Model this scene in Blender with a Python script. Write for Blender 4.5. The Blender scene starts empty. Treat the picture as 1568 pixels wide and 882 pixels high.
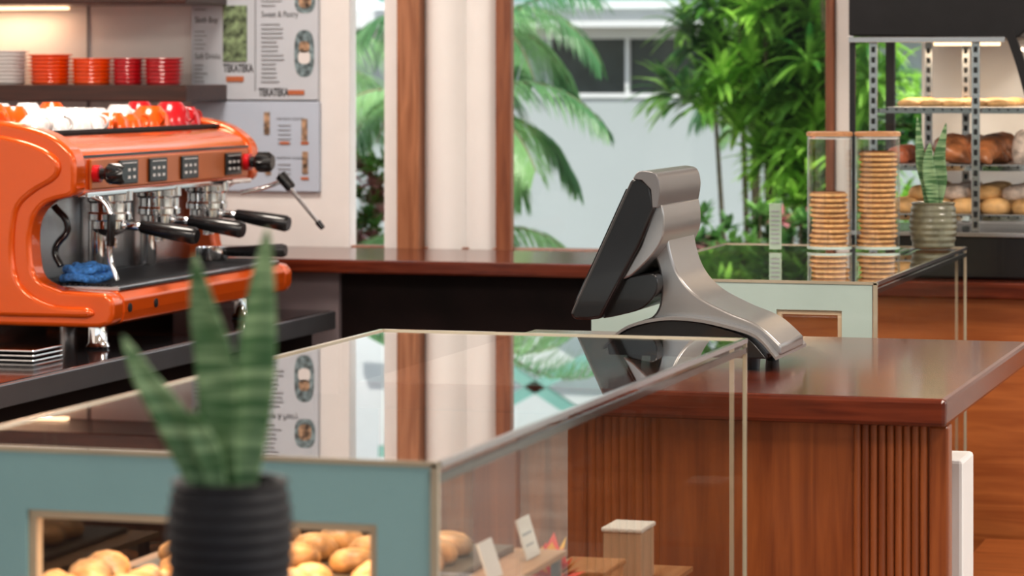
import bpy, bmesh, math, random
from mathutils import Vector, Matrix
random.seed(7)
S=bpy.context.scene
COL=S.collection
# ------------------------------------------------------------------ materials
def newmat(n):
    m=bpy.data.materials.new(n); m.use_nodes=True
    return m, m.node_tree.nodes, m.node_tree.links, m.node_tree.nodes['Principled BSDF']
def mat(n,c,rough=.5,metal=0,var=.06,scale=12,bump=0,bscale=60,coat=0,emit=None,es=0,spec=.5,stretch=(1,1,1)):
    m,N,L,b=newmat(n)
    tc=N.new('ShaderNodeTexCoord'); mp=N.new('ShaderNodeMapping'); mp.inputs['Scale'].default_value=stretch
    L.new(tc.outputs['Object'],mp.inputs['Vector'])
    nz=N.new('ShaderNodeTexNoise'); nz.inputs['Scale'].default_value=scale; nz.inputs['Detail'].default_value=3
    L.new(mp.outputs[0],nz.inputs['Vector'])
    r=N.new('ShaderNodeValToRGB')
    r.color_ramp.elements[0].position=.3; r.color_ramp.elements[1].position=.7
    r.color_ramp.elements[0].color=tuple(max(0,x*(1-var)) for x in c)+(1,)
    r.color_ramp.elements[1].color=tuple(min(1,x*(1+var)) for x in c)+(1,)
    L.new(nz.outputs['Fac'],r.inputs[0]); L.new(r.outputs[0],b.inputs['Base Color'])
    b.inputs['Roughness'].default_value=rough; b.inputs['Metallic'].default_value=metal
    b.inputs['Coat Weight'].default_value=coat; b.inputs['Coat Roughness'].default_value=.05
    b.inputs['Specular IOR Level'].default_value=spec
    if bump:
        n2=N.new('ShaderNodeTexNoise'); n2.inputs['Scale'].default_value=bscale; L.new(mp.outputs[0],n2.inputs['Vector'])
        bp=N.new('ShaderNodeBump'); bp.inputs['Strength'].default_value=bump; bp.inputs['Distance'].default_value=.01
        L.new(n2.outputs['Fac'],bp.inputs['Height']); L.new(bp.outputs[0],b.inputs['Normal'])
    if emit:
        b.inputs['Emission Color'].default_value=tuple(emit)+(1,); b.inputs['Emission Strength'].default_value=es
    return m
def wood(n,c1,c2,axis='x',rough=.3,coat=.3,sc=6,spec=.5):
    st={'x':(1,14,14),'y':(14,1,14),'z':(14,14,1)}[axis]
    m,N,L,b=newmat(n)
    tc=N.new('ShaderNodeTexCoord'); mp=N.new('ShaderNodeMapping'); mp.inputs['Scale'].default_value=st
    L.new(tc.outputs['Object'],mp.inputs['Vector'])
    nz=N.new('ShaderNodeTexNoise'); nz.inputs['Scale'].default_value=sc; nz.inputs['Detail'].default_value=6; nz.inputs['Distortion'].default_value=.6
    L.new(mp.outputs[0],nz.inputs['Vector'])
    r=N.new('ShaderNodeValToRGB'); r.color_ramp.elements[0].position=.35; r.color_ramp.elements[1].position=.68
    r.color_ramp.elements[0].color=tuple(c1)+(1,); r.color_ramp.elements[1].color=tuple(c2)+(1,)
    L.new(nz.outputs['Fac'],r.inputs[0]); L.new(r.outputs[0],b.inputs['Base Color'])
    b.inputs['Roughness'].default_value=rough; b.inputs['Coat Weight'].default_value=coat; b.inputs['Coat Roughness'].default_value=.08
    b.inputs['Specular IOR Level'].default_value=spec
    return m
def thin_glass(n,tint=(.96,.985,.975),k=1.0,base=.05,pw=4.2):
    m=bpy.data.materials.new(n); m.use_nodes=True; N=m.node_tree.nodes; L=m.node_tree.links
    for x in list(N): N.remove(x)
    o=N.new('ShaderNodeOutputMaterial'); mx=N.new('ShaderNodeMixShader'); tr=N.new('ShaderNodeBsdfTransparent'); gl=N.new('ShaderNodeBsdfGlossy')
    tr.inputs[0].default_value=tuple(tint)+(1,); gl.inputs['Roughness'].default_value=.0; gl.inputs[0].default_value=(1,1,1,1)
    lw=N.new('ShaderNodeLayerWeight'); lw.inputs['Blend'].default_value=.5
    p=N.new('ShaderNodeMath'); p.operation='POWER'; p.inputs[1].default_value=pw
    a=N.new('ShaderNodeMath'); a.operation='MULTIPLY_ADD'; a.inputs[1].default_value=.93*k; a.inputs[2].default_value=base; a.use_clamp=True
    L.new(lw.outputs['Facing'],p.inputs[0]); L.new(p.outputs[0],a.inputs[0]); L.new(a.outputs[0],mx.inputs[0])
    L.new(tr.outputs[0],mx.inputs[1]); L.new(gl.outputs[0],mx.inputs[2]); L.new(mx.outputs[0],o.inputs[0])
    return m
def leafmat(n,c1,c2,scale=5,trans=.35,rough=.35):
    m,N,L,b=newmat(n)
    tc=N.new('ShaderNodeTexCoord'); nz=N.new('ShaderNodeTexNoise'); nz.inputs['Scale'].default_value=scale; nz.inputs['Detail'].default_value=2
    L.new(tc.outputs['Object'],nz.inputs['Vector'])
    r=N.new('ShaderNodeValToRGB'); r.color_ramp.elements[0].position=.38; r.color_ramp.elements[1].position=.6
    r.color_ramp.elements[0].color=tuple(c1)+(1,); r.color_ramp.elements[1].color=tuple(c2)+(1,)
    L.new(nz.outputs['Fac'],r.inputs[0]); L.new(r.outputs[0],b.inputs['Base Color']); b.inputs['Roughness'].default_value=rough
    t=N.new('ShaderNodeBsdfTranslucent'); L.new(r.outputs[0],t.inputs[0])
    mx=N.new('ShaderNodeMixShader'); mx.inputs[0].default_value=trans
    L.new(b.outputs[0],mx.inputs[1]); L.new(t.outputs[0],mx.inputs[2]); L.new(mx.outputs[0],N['Material Output'].inputs[0])
    return m
def snakemat():
    m,N,L,b=newmat('snake_leaf_mat')
    tc=N.new('ShaderNodeTexCoord'); mp=N.new('ShaderNodeMapping'); mp.inputs['Scale'].default_value=(16,16,165)
    L.new(tc.outputs['Object'],mp.inputs[0])
    nz=N.new('ShaderNodeTexNoise'); nz.inputs['Scale'].default_value=1.; nz.inputs['Detail'].default_value=2; nz.inputs['Distortion'].default_value=.5
    L.new(mp.outputs[0],nz.inputs['Vector'])
    r=N.new('ShaderNodeValToRGB'); r.color_ramp.elements[0].position=.42; r.color_ramp.elements[1].position=.60
    r.color_ramp.elements[0].color=(.05,.14,.045,1); r.color_ramp.elements[1].color=(.25,.38,.20,1)
    L.new(nz.outputs['Fac'],r.inputs[0]); L.new(r.outputs[0],b.inputs['Base Color']); b.inputs['Roughness'].default_value=.4
    return m
M={}
M['wall']=mat('white_plaster',(.80,.78,.77),.7,var=.02)
M['white']=mat('white_paint',(.85,.84,.83),.4,var=.01)
M['ceil']=mat('ceiling_paint',(.75,.73,.70),.8,var=.02)
M['floor']=mat('floor_tile',(.35,.28,.22),.35,var=.15,scale=3)
M['slab']=wood('mahogany_top',(.075,.0135,.0065),(.155,.032,.013),'x',.17,.2,6,.45)
M['cab']=wood('cabinet_wood',(.20,.049,.013),(.34,.097,.025),'z',.30,.12,4,.45)
M['cabx']=wood('cabinet_wood_h',(.32,.09,.023),(.46,.15,.042),'x',.32,.08,4,.4)
M['post']=wood('window_wood',(.28,.11,.05),(.45,.20,.10),'z',.4,.1)
M['postd']=wood('window_wood_dark',(.20,.065,.03),(.32,.12,.055),'z',.35,.1)
M['shelf']=wood('shelf_wood',(.035,.012,.008),(.07,.022,.014),'x',.35,.1)
M['dark']=mat('dark_cabinet',(.010,.0045,.004),.5,var=.3,spec=.15)
M['granite']=mat('black_granite',(.015,.015,.017),.12,var=.5,scale=200,coat=.3)
M['steel']=mat('brushed_steel',(.55,.56,.58),.25,1,var=.06,stretch=(1,1,20))
M['edge']=mat('steel_edge',(.22,.23,.25),.3,.7,var=.05)
M['chrome']=mat('chrome',(.85,.85,.86),.07,1,var=.01)
M['orange']=mat('orange_enamel',(.72,.108,.007),.18,.2,var=.04,scale=5,coat=.6)
M['orange2']=mat('orange_plate',(.58,.16,.04),.3,.4,var=.04,coat=.2)
M['red']=mat('red_ceramic',(.52,.010,.018),.2,0,coat=.4)
M['orcer']=mat('orange_ceramic',(.88,.11,.006),.2,0,coat=.4)
M['wcer']=mat('white_ceramic',(.76,.73,.72),.2,0,coat=.4,var=.01)
M['black']=mat('black_plastic',(.009,.009,.010),.25,0,coat=.25,var=.2)
M['blackm']=mat('black_matte',(.014,.014,.016),.5,0,var=.2,spec=.3)
M['silver']=mat('silver_plastic',(.34,.33,.325),.28,.7,var=.03,scale=4)
M['silverd']=mat('grey_plastic',(.20,.19,.19),.3,.5,var=.03,scale=4)
M['mint']=mat('mint_glass_paint',(.27,.45,.47),.15,0,var=.02,coat=.3)
M['mint2']=mat('mint_glass_paint_pale',(.45,.56,.52),.15,0,var=.02,coat=.3)
M['glass']=thin_glass('clear_glass',(.86,.86,.84),.60,.04,3.8)
M['glasst']=thin_glass('glass_top',(.86,.92,.90),1.2,.08)
M['sglass']=thin_glass('showcase_glass',(.96,.985,.975),.6,.03)
M['wglass']=thin_glass('window_glass',(.97,.985,.98),.6,.02)
M['gedge']=mat('glass_edge',(.42,.37,.28),.15,0,var=.1,coat=.5)
M['gedged']=mat('glass_edge_dark',(.04,.04,.035),.15,0,var=.1,coat=.3)
M['beige']=wood('shelf_laminate',(.30,.14,.06),(.40,.21,.10),'y',.4,.1)
M['traym']=mat('dark_tray',(.12,.08,.05),.4,.3)
M['potd']=mat('charcoal_ceramic',(.017,.018,.022),.6,0,var=.2,scale=60,spec=.35)
M['potg']=mat('olive_ceramic',(.15,.15,.10),.35,0,var=.35,scale=40,coat=.3)
M['soil']=mat('soil',(.03,.02,.012),.9,0,bump=.5)
M['snake']=snakemat()
M['cookie']=mat('cookie',(.74,.44,.19),.7,0,var=.2,scale=80,bump=.4,bscale=120)
M['cookied']=mat('cookie_filling',(.38,.16,.06),.6,0,var=.2)
M['pastry']=mat('croissant_crust',(.50,.235,.08),.45,0,var=.65,scale=30,bump=.3)
M['pastryd']=mat('dark_pastry',(.36,.13,.05),.4,0,var=.6,scale=30,bump=.3,coat=.2)
M['bun']=mat('bun_crust',(.60,.35,.15),.5,0,var=.4,scale=25,bump=.2)
M['sugar']=mat('sugared_bun',(.62,.50,.44),.6,0,var=.4,scale=50,bump=.5)
M['lidw']=wood('bamboo_lid',(.42,.20,.09),(.58,.32,.16),'x',.4,.1)
M['paper']=mat('menu_paper',(.56,.60,.66),.4,0,var=.01)
M['paper2']=mat('menu_paper_blue',(.50,.57,.68),.4,0,var=.01)
M['ink']=mat('menu_ink',(.05,.05,.055),.6,0)
M['inkg']=mat('menu_ink_grey',(.28,.29,.31),.6,0)
M['inko']=mat('menu_orange',(.50,.15,.06),.6,0)
M['picg']=mat('menu_photo_green',(.16,.22,.12),.5,0,var=.9,scale=60)
M['picb']=mat('menu_photo_drink',(.16,.22,.24),.5,0,var=.9,scale=70)
M['picw']=mat('menu_photo_cake',(.34,.22,.14),.5,0,var=.9,scale=70)
M['blue']=mat('blue_towel',(.05,.20,.52),.85,0,var=.5,scale=120,bump=.8,bscale=200)
M['tag']=mat('price_card',(.58,.54,.50),.5,0)
M['yellow']=mat('yellow_petal',(.85,.50,.03),.5,0)
M['redp']=mat('red_petal',(.75,.04,.02),.5,0)
M['bwall']=mat('neighbour_wall_shaded',(.43,.475,.485),.8,0,var=.05,scale=1)  # shade on the lower wall is put into this grey-blue colour
M['bwhite']=mat('neighbour_eave',(.72,.74,.75),.8,0,var=.02)
M['bdark']=mat('neighbour_window',(.05,.06,.06),.15,0,var=.2)
M['teal']=mat('teal_beam',(.22,.48,.42),.5,0)
M['ground']=mat('garden_paving',(.26,.24,.20),.9,0,var=.25,scale=4)
M['bark']=mat('bark',(.20,.16,.10),.9,0,var=.3,scale=30,bump=.5)
M['drac']=leafmat('dracaena_leaf',(.035,.17,.03),(.42,.74,.12),3.6,.42)
M['palm']=leafmat('palm_leaf',(.09,.27,.11),(.32,.54,.25),3,.45)
M['pink']=leafmat('cordyline_leaf',(.42,.08,.12),(.62,.34,.34),9)
M['shrub']=leafmat('shrub_leaf',(.06,.18,.05),(.20,.40,.10),8)
M['lamp']=mat('warm_lamp',(1,.8,.6),.5,0,emit=(1,.66,.40),es=2.5)
# ------------------------------------------------------------------ geometry helpers
def fin(n,bm,m,smooth=False,bev=0,seg=2):
    bmesh.ops.recalc_face_normals(bm,faces=bm.faces)
    me=bpy.data.meshes.new(n); bm.to_mesh(me); bm.free()
    o=bpy.data.objects.new(n,me); COL.objects.link(o)
    for x in (m if isinstance(m,(list,tuple)) else [m]): me.materials.append(x)
    if smooth:
        for p in me.polygons: p.use_smooth=True
        if smooth=='auto':
            try: me.set_sharp_from_angle(angle=math.radians(35))
            except Exception: pass
    if bev:
        b=o.modifiers.new('b','BEVEL'); b.width=bev; b.segments=seg; b.limit_method='ANGLE'
    return o
def abox(bm,x0,x1,y0,y1,z0,z1,mi=0):
    v=[bm.verts.new(p) for p in [(x0,y0,z0),(x1,y0,z0),(x1,y1,z0),(x0,y1,z0),(x0,y0,z1),(x1,y0,z1),(x1,y1,z1),(x0,y1,z1)]]
    for f in [(0,3,2,1),(4,5,6,7),(0,1,5,4),(1,2,6,5),(2,3,7,6),(3,0,4,7)]:
        q=bm.faces.new([v[i] for i in f]); q.material_index=mi
def box(n,x0,x1,y0,y1,z0,z1,m,bev=0):
    bm=bmesh.new(); abox(bm,x0,x1,y0,y1,z0,z1); return fin(n,bm,m,False,bev)
def boxes(n,L,m,bev=0):
    bm=bmesh.new()
    for b in L: abox(bm,*b)
    return fin(n,bm,m,False,bev)
def quad(n,pts,m):
    bm=bmesh.new(); bm.faces.new([bm.verts.new(p) for p in pts]); return fin(n,bm,m)
def alathe(bm,prof,loc,seg=40,mi=0,mat3=None):
    rings=[]
    L=Vector(loc)
    for r,z in prof:
        ring=[]
        for i in range(seg):
            a=2*math.pi*i/seg; p=Vector((max(r,1e-5)*math.cos(a),max(r,1e-5)*math.sin(a),z))
            if mat3: p=mat3@p
            ring.append(bm.verts.new(p+L))
        rings.append(ring)
    for a,b in zip(rings,rings[1:]):
        for i in range(seg):
            f=bm.faces.new((a[i],a[(i+1)%seg],b[(i+1)%seg],b[i])); f.material_index=mi
    return rings
def lathe(n,prof,loc,m,seg=40,smooth='auto',mat3=None):
    bm=bmesh.new(); alathe(bm,prof,loc,seg,0,mat3); return fin(n,bm,m,smooth)
def rotto(d):
    return Vector((0,0,1)).rotation_difference(Vector(d).normalized()).to_matrix()
def rod(n,p0,p1,r0,r1,m,seg=20,bulge=0):
    d=Vector(p1)-Vector(p0); L=d.length; R=rotto(d)
    pr=[(0,0),(r0*.9,0),(r0,L*.03),((r0+r1)/2*(1+bulge),L*.5),(r1,L*.94),(r1*.8,L),(0,L)]
    return lathe(n,pr,p0,m,seg,'auto',R)
def tube(n,pts,r,m,res=8):
    c=bpy.data.curves.new(n,'CURVE'); c.dimensions='3D'; c.bevel_depth=r; c.bevel_resolution=4; c.use_fill_caps=True
    s=c.splines.new('BEZIER'); s.bezier_points.add(len(pts)-1)
    for b,p in zip(s.bezier_points,pts):
        b.co=p; b.handle_left_type='AUTO'; b.handle_right_type='AUTO'
    o=bpy.data.objects.new(n,c); COL.objects.link(o); c.materials.append(m); return o
def prism(n,pts,y0,y1,m,bev=0,smooth=False,bseg=3):
    bm=bmesh.new()
    a=[bm.verts.new((x,y0,z)) for x,z in pts]; b=[bm.verts.new((x,y1,z)) for x,z in pts]
    k=len(pts)
    bm.faces.new(a); bm.faces.new(b[::-1])
    for i in range(k): bm.faces.new((a[i],b[i],b[(i+1)%k],a[(i+1)%k]))
    return fin(n,bm,m,smooth,bev,bseg)
def grp(name,loc,objs):
    e=bpy.data.objects.new(name,None); e.empty_display_size=.1; e.location=loc; COL.objects.link(e)
    for o in objs:
        o.parent=e; o.matrix_parent_inverse=Matrix.Translation(-Vector(loc))
    return e
def spl(pts,n=6):
    out=[]
    for i in range(len(pts)-1):
        p0=pts[max(i-1,0)];p1=pts[i];p2=pts[i+1];p3=pts[min(i+2,len(pts)-1)]
        for k in range(n):
            t=k/n
            out.append(tuple(.5*((2*p1[j])+(-p0[j]+p2[j])*t+(2*p0[j]-5*p1[j]+4*p2[j]-p3[j])*t*t+(-p0[j]+3*p1[j]-3*p2[j]+p3[j])*t**3) for j in range(len(p1))))
    out.append(tuple(pts[-1])); return out
# ------------------------------------------------------------------ room
YW=7.1; YB=7.15
box('floor',-3.7,4.5,-3,7.25,-.1,0,M['floor'])
box('ceiling',-3.7,3.2,-1.0,7.9,2.8,2.95,M['ceil'])
box('wall_left',-3.7,-3.55,-1.0,7.15,0,2.8,M['wall'])
boxes('wall_back',[(-3.55,-2.516,YW,YB,0,2.8),(-2.516,-.1,YW,YB,0,1.10),(-2.516,3.2,YW,YB,2.35,2.8),
   (-2.425,-2.387,YW,YB,1.1,2.35),(-1.303,-1.27,YW,YB,1.1,2.35),(-1.10,-.1,YW,YB,1.1,2.35),(.95,3.2,YW,YB,0,2.35)],M['wall'])
bm=bmesh.new()
alathe(bm,[(.056,1.1),(.056,2.35)],(-2.272,YW+.045,0),32); alathe(bm,[(.050,1.1),(.050,2.35)],(-2.180,YW+.050,0),32)
abox(bm,-2.329,-2.137,YW+.03,YB,1.1,2.35)
fin('column_white',bm,M['white'],'auto')
box('trim_1',-2.387,-2.329,YW-.02,YB+.01,1.1,2.35,M['post'],.004)
box('trim_2',-2.137,-2.098,YW-.01,YW+.02,1.1,2.35,M['postd'],.003)
box('trim_3',-1.326,-1.305,YW-.01,YW+.04,1.1,2.35,M['postd'],.003)
box('trim_4',-2.516,-1.10,YW+.01,YB+.01,1.1,1.118,M['postd'],.003)
box('trim_5',-3.219,-3.213,YW-.004,YW,1.1,2.8,M['inkg'])
def window(n,x0,x1):
    o=quad(n,[(x0,7.135,1.1),(x1,7.135,1.1),(x1,7.135,2.35),(x0,7.135,2.35)],M['wglass'])
window('window_1',-2.516,-2.425); window('window_2',-2.094,-1.326); window('window_3',-1.27,-1.10)
fr=[boxes('frame',[(-.1,-.03,7.06,7.17,0.0,2.35),(.88,.95,7.06,7.17,0.0,2.35),(-.03,.88,7.06,7.17,0.0,.10),(-.03,.88,7.06,7.17,2.28,2.35)],M['post'],.004),
    boxes('leaf_frame',[(-.03,.04,7.09,7.13,.1,2.28),(.37,.48,7.09,7.13,.1,2.28),(.81,.88,7.09,7.13,.1,2.28),(.04,.81,7.09,7.13,.1,.32),(.04,.81,7.09,7.13,.95,1.03),(.04,.81,7.09,7.13,2.2,2.28)],M['white'],.004),
    quad('pane',[(-.03,7.11,.1),(.88,7.11,.1),(.88,7.11,2.28),(-.03,7.11,2.28)],M['wglass'])]
grp('door_1',(0.4,7.11,0),fr)
# ------------------------------------------------------------------ shelves with saucers
def shelf(n,z):
    return box(n,-3.545,-2.834,6.82,7.095,z,z+.04,M['shelf'],.003)
shelf('wall_shelf',1.475); 
s2=shelf('wall_shelf',1.712)
grp('shelf_light',(-3.38,6.95,1.70),[box('strip',-3.53,-3.25,7.03,7.06,1.703,1.711,M['lamp'])])
def saucers(n,x,y,z,r,m,k):
    bm=bmesh.new(); t=.0095
    alathe(bm,[(0,0),(r*.80,0),(r*.84,k*t-.004),(0,k*t-.004)],(x,y,z),40)
    for i in range(k):
        b=i*t; q=.93+.07*min(1,i/3); jx,jy=random.uniform(-.0012,.0012),random.uniform(-.0012,.0012)
        alathe(bm,[(r*.60*q,b+.0005),(r*.97*q,b+.0048),(r*q,b+.0060),(r*.985*q,b+.0078),(r*.60*q,b+.0050)],(x+jx,y+jy,z),40)
    return fin(n,bm,m,'auto')
for x,y,r,m,k in [(-3.365,6.93,.061,M['wcer'],9),(-3.242,6.93,.0555,M['orcer'],8),(-3.130,6.93,.0545,M['orcer'],7),(-3.033,6.93,.041,M['red'],7),(-2.940,6.93,.050,M['red'],7)]:
    saucers('saucer_stack',x,y,1.5155,r,m,k)
# ------------------------------------------------------------------ menu poster
def text(n,s,x,z,size,m,y=7.0775,bold=0,sx=1):
    c=bpy.data.curves.new(n,'FONT'); c.body=s; c.size=size; c.offset=bold; c.materials.append(m)
    o=bpy.data.objects.new(n,c); COL.objects.link(o); o.location=(x,y,z); o.rotation_euler=(math.pi/2,0,0); o.scale=(sx,1,1); return o
P=[]
mx=lambda p:-2.93+(p-297)*.001742
mz=lambda p:1.55-(p-108)*.001615
P.append(box('sheet_upper',-2.93,-2.593,7.085,7.099,1.477,2.05,M['paper'],.002))
P.append(box('sheet_lower',-2.93,-2.590,7.083,7.099,1.250,1.473,M['paper2'],.002))
Lg=[]
def lines(x0,x1,z0,z1,n):
    for i in range(n):
        z=z0-(z0-z1)*i/(n-1); Lg.append((mx(x0),mx(x0+(x1-x0)*random.uniform(.55,1)),7.0815,7.0845,mz(z)-.0013,mz(z)+.0013))
P.append(text('h1','Sloth Boy',mx(303),mz(34),.021,M['ink'],7.084,0,.75)); lines(303,325,48,74,5)
P.append(text('h2','Soft Drinks',mx(303),mz(90),.020,M['ink'],7.084,0,.75)); lines(303,325,100,150,9)
P.append(text('h3','Sweet & Pastry',mx(405),mz(26),.021,M['ink'],7.084,0,.75)); lines(405,440,37,125,14)
lines(303,330,-150,14,24); lines(405,438,-150,8,24)
for a,b in ((347,110),(401,147)): P.append(text('logo','TEKATEKA',mx(a),mz(b),.027,M['ink'],7.084,.0010,.60))
P.append(boxes('lines_upper',Lg,M['inkg'])); 
P.append(boxes('badges',[(mx(352),mx(378),7.0812,7.0845,mz(125),mz(117)),(mx(446),mx(470),7.0812,7.0845,mz(145),mz(138))],M['inko']))
P.append(boxes('picture_green',[(mx(347),mx(383),7.0805,7.0845,mz(94),mz(8)),(mx(347),mx(383),7.0805,7.0845,mz(-10),mz(-110))],M['picg']))
P.append(box('divider',mx(395.5),mx(396.5),7.0815,7.0845,1.50,2.04,M['inkg']))
def oval(n,px,pz,rx,rz,m,y=7.084):
    bm=bmesh.new(); vs=[bm.verts.new((mx(px)+rx*math.copysign(abs(math.cos(a))**.7,math.cos(a)),y,mz(pz)+rz*math.copysign(abs(math.sin(a))**.7,math.sin(a)))) for a in [2*math.pi*i/32 for i in range(32)]]
    bm.faces.new(vs); return fin(n,bm,m)
P.append(oval('picture_drink',470,82,.026,.058,M['picb'])); P.append(oval('picture_plate',470,88,.016,.016,M['wcer'],7.0835)); P.append(oval('picture_cake_top',470,72,.014,.014,M['picw'],7.0835))
P.append(oval('picture_cake',471,-2,.027,.036,M['picb'])); P.append(oval('picture_cake_round',471,0,.017,.02,M['picw'],7.0835)); P.append(oval('picture_bowl',471,-90,.027,.055,M['picw']))
Lg2=[]
for px,pz in [(436,180),(436,240)]:
    P.append(text('small_title','CREATED BY COUNTER',mx(px-8),mz(pz+4),.0085,M['ink'],7.082,0,.8))
    for k in range(5): Lg2.append((mx(px-5),mx(px+14),7.0800,7.0825,mz(pz+12+k*7)-.001,mz(pz+12+k*7)+.001))
P.append(boxes('lines_lower',Lg2,M['inkg']))
P.append(boxes('badges_lower',[(mx(434),mx(448),7.0795,7.0825,mz(221),mz(217)),(mx(434),mx(448),7.0795,7.0825,mz(275),mz(271)),(mx(466),mx(477),7.0795,7.0825,mz(221),mz(217)),(mx(466),mx(477),7.0795,7.0825,mz(275),mz(271))],M['inko']))
P.append(boxes('bottles',[(mx(x),mx(x+8),7.0795,7.0825,mz(z+34),mz(z)) for x,z in [(410,172),(467,182),(412,234),(468,232)]],M['picw']))
grp('menu_poster',(-2.76,7.09,1.25),P)
# ------------------------------------------------------------------ back bar counter
grp('back_counter',(-2.4,6.85,0),[box('top',-3.53,-1.42,6.61,7.09,1.083,1.115,M['slab'],.005),
  box('body',-3.53,-1.45,6.68,7.09,0,1.082,M['dark']),box('side_panel',-2.80,-2.386,6.66,6.679,.8,1.08,mat('grey_panel',(.22,.18,.19),.4))])
# ------------------------------------------------------------------ coffee counter
grp('coffee_counter',(-2.95,5,0),[box('top',-3.54,-2.385,2.2,6.60,.955,.999,M['granite'],.003),box('edge_band',-2.384,-2.372,2.2,6.60,.957,.998,M['edge'],.002),
  box('body',-3.54,-2.43,2.25,6.60,0,.954,M['dark'])])
grp('tray_stack',(-2.56,5.33,1.0),[box('tray',-2.68,-2.49,5.25,5.38,1.0+.009*k,1.005+.009*k,M['chrome'],.002) for k in range(3)])
# ------------------------------------------------------------------ espresso machine
E=[]
Y0,Y1=5.53,6.43
lower=[(-3.02,1.047),(-2.46,1.047),(-2.435,1.055),(-2.43,1.075),(-2.43,1.10),(-2.445,1.115)]
cp=lower+spl([(-2.54,1.118),(-2.592,1.14),(-2.606,1.19),(-2.604,1.25),(-2.575,1.288),(-2.525,1.302)],5)+spl([(-2.512,1.31),(-2.512,1.372),(-2.535,1.405),(-2.585,1.432),(-2.68,1.450),(-2.80,1.456),(-3.02,1.456)],5)
E.append(prism('side_panel_near',cp,Y0-.05,Y0+.005,M['orange'],.02,'auto',4))
E.append(prism('side_panel_far',cp,Y1-.005,Y1+.045,M['orange'],.012,'auto'))
bul=[(-3.02,1.432)]+spl([(-2.80,1.430),(-2.68,1.424),(-2.59,1.404),(-2.545,1.375),(-2.548,1.340),(-2.60,1.308),(-2.634,1.27),(-2.64,1.18),(-2.62,1.125),(-2.56,1.092),(-2.48,1.088)],4)+[(-2.465,1.075),(-2.48,1.066),(-3.02,1.066)]
E.append(prism('side_bulge_near',bul,Y0-.060,Y0-.03,M['orange'],.009,'auto',4))
E.append(prism('base',[(-3.0,1.05)]+[(x,z) for x,z in lower[1:]]+[(-3.0,1.115)],Y0+.004,Y1-.004,M['orange'],.004))
E.append(prism('upper_body',[(-3.0,1.303),(-2.52,1.303),(-2.518,1.378),(-2.535,1.400),(-2.57,1.418),(-3.0,1.42)],Y0+.004,Y1-.004,M['orange'],.006,'auto'))
E.append(box('back',-3.0,-2.66,Y0+.004,Y1-.004,1.114,1.304,M['steel']))
E.append(box('front_plate',-2.52,-2.512,Y0+.03,Y1-.02,1.313,1.374,M['orange2'],.003))
E.append(box('shadow_gap',-2.525,-2.517,Y0+.005,Y1-.005,1.377,1.382,M['black']))
E.append(box('trim_bar',-2.53,-2.51,Y0+.005,Y1-.005,1.298,1.309,M['chrome'],.003))
E.append(box('drip_tray_rim',-2.655,-2.442,Y0+.008,Y1-.008,1.115,1.124,M['steel'],.002))
E.append(boxes('drip_grate',[(-2.645+i*.0125,-2.6385+i*.0125,Y0+.02,Y1-.02,1.1235,1.128) for i in range(15)],M['blackm']))
E.append(boxes('cup_rail',[(-2.596,-2.588,Y0,Y1,1.424,1.430),(-2.60,-2.594,Y0+.002,Y0+.01,1.415,1.428),(-2.60,-2.594,Y1-.01,Y1-.002,1.415,1.428)],M['blackm']))
E.append(box('cup_tray',-2.97,-2.60,Y0+.01,Y1-.01,1.419,1.424,M['blackm']))
for y in (5.735,5.888,6.06,6.312):
    E.append(box('keypad',-2.512,-2.507,y-.046,y+.046,1.319,1.368,M['black'],.002))
    E.append(boxes('keys',[(-2.5075,-2.505,y-.032+i*.025,y-.022+i*.025,1.330+j*.015,1.336+j*.015) for i in range(3) for j in range(2)],M['wcer']))
    E.append(box('label',-2.5075,-2.505,y-.034,y+.034,1.361,1.363,M['wcer']))
def knob(y,r,l,z=1.345):
    x0=-2.512
    E.append(rod('knob_collar',(x0,y,z),(x0+.014,y,z),r*.95,r*.95,M['red']))
    E.append(rod('knob',(x0+.014,y,z),(x0+.03,y,z),r*.6,r*.6,M['black']))
    bm=bmesh.new(); pr=[(0,0),(r*.8,0),(r,.006),(r,l-.008),(r*.8,l),(0,l)]
    seg=32; R=rotto((1,0,0))
    rings=alathe(bm,pr,(x0+.026,y,z),seg,0,R)
    for k in (2,3):
        for i,v in enumerate(rings[k]):
            if i%4<2:
                c=Vector((v.co.x,y,z)); v.co=c+(v.co-c)*1.14
    E.append(fin('knob_grip',bm,M['black'],'auto'))
knob(5.575,.0185,.040); knob(6.39,.020,.040)
for y in (5.56,5.69): E.append(rod('screw_hole',(-2.432,y,1.082),(-2.4275,y,1.082),.009,.009,M['blackm']))
for y in (5.565,6.34):
    for x in (-2.50,-2.92):
        E.append(lathe('foot',[(0,1.0),(.022,1.0),(.024,1.004),(.019,1.012),(.019,1.05)],(x,y,0),M['chrome']))
def group(y):
    x=-2.555
    E.append(lathe('group_head',[(0,1.304),(.048,1.304),(.048,1.285),(.043,1.28),(.043,1.262),(.046,1.258),(.046,1.246),(.038,1.243),(.038,1.228),(.030,1.220),(.012,1.212),(.0,1.212)],(x,y,0),M['chrome']))
    E.append(rod('portafilter_neck',(x+.03,y,1.234),(x+.075,y-.002,1.231),.009,.009,M['chrome']))
    E.append(rod('portafilter_handle',(x+.07,y-.002,1.232),(x+.195,y-.006,1.214),.013,.018,M['black'],24,.05))
    E.append(tube('spout',[(x,y-.0,1.216),(x+.003,y-.014,1.203),(x+.003,y-.016,1.188)],.006,M['chrome']))
    E.append(tube('spout',[(x,y+.0,1.216),(x+.003,y+.014,1.203),(x+.003,y+.016,1.188)],.006,M['chrome']))
for y in (5.745,6.0,6.27): group(y)
E.append(lathe('spare_basket',[(0,1.129),(.034,1.129),(.036,1.133),(.036,1.158),(.033,1.158),(.03,1.14),(0,1.14)],(-2.56,6.31,0),M['chrome']))
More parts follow.
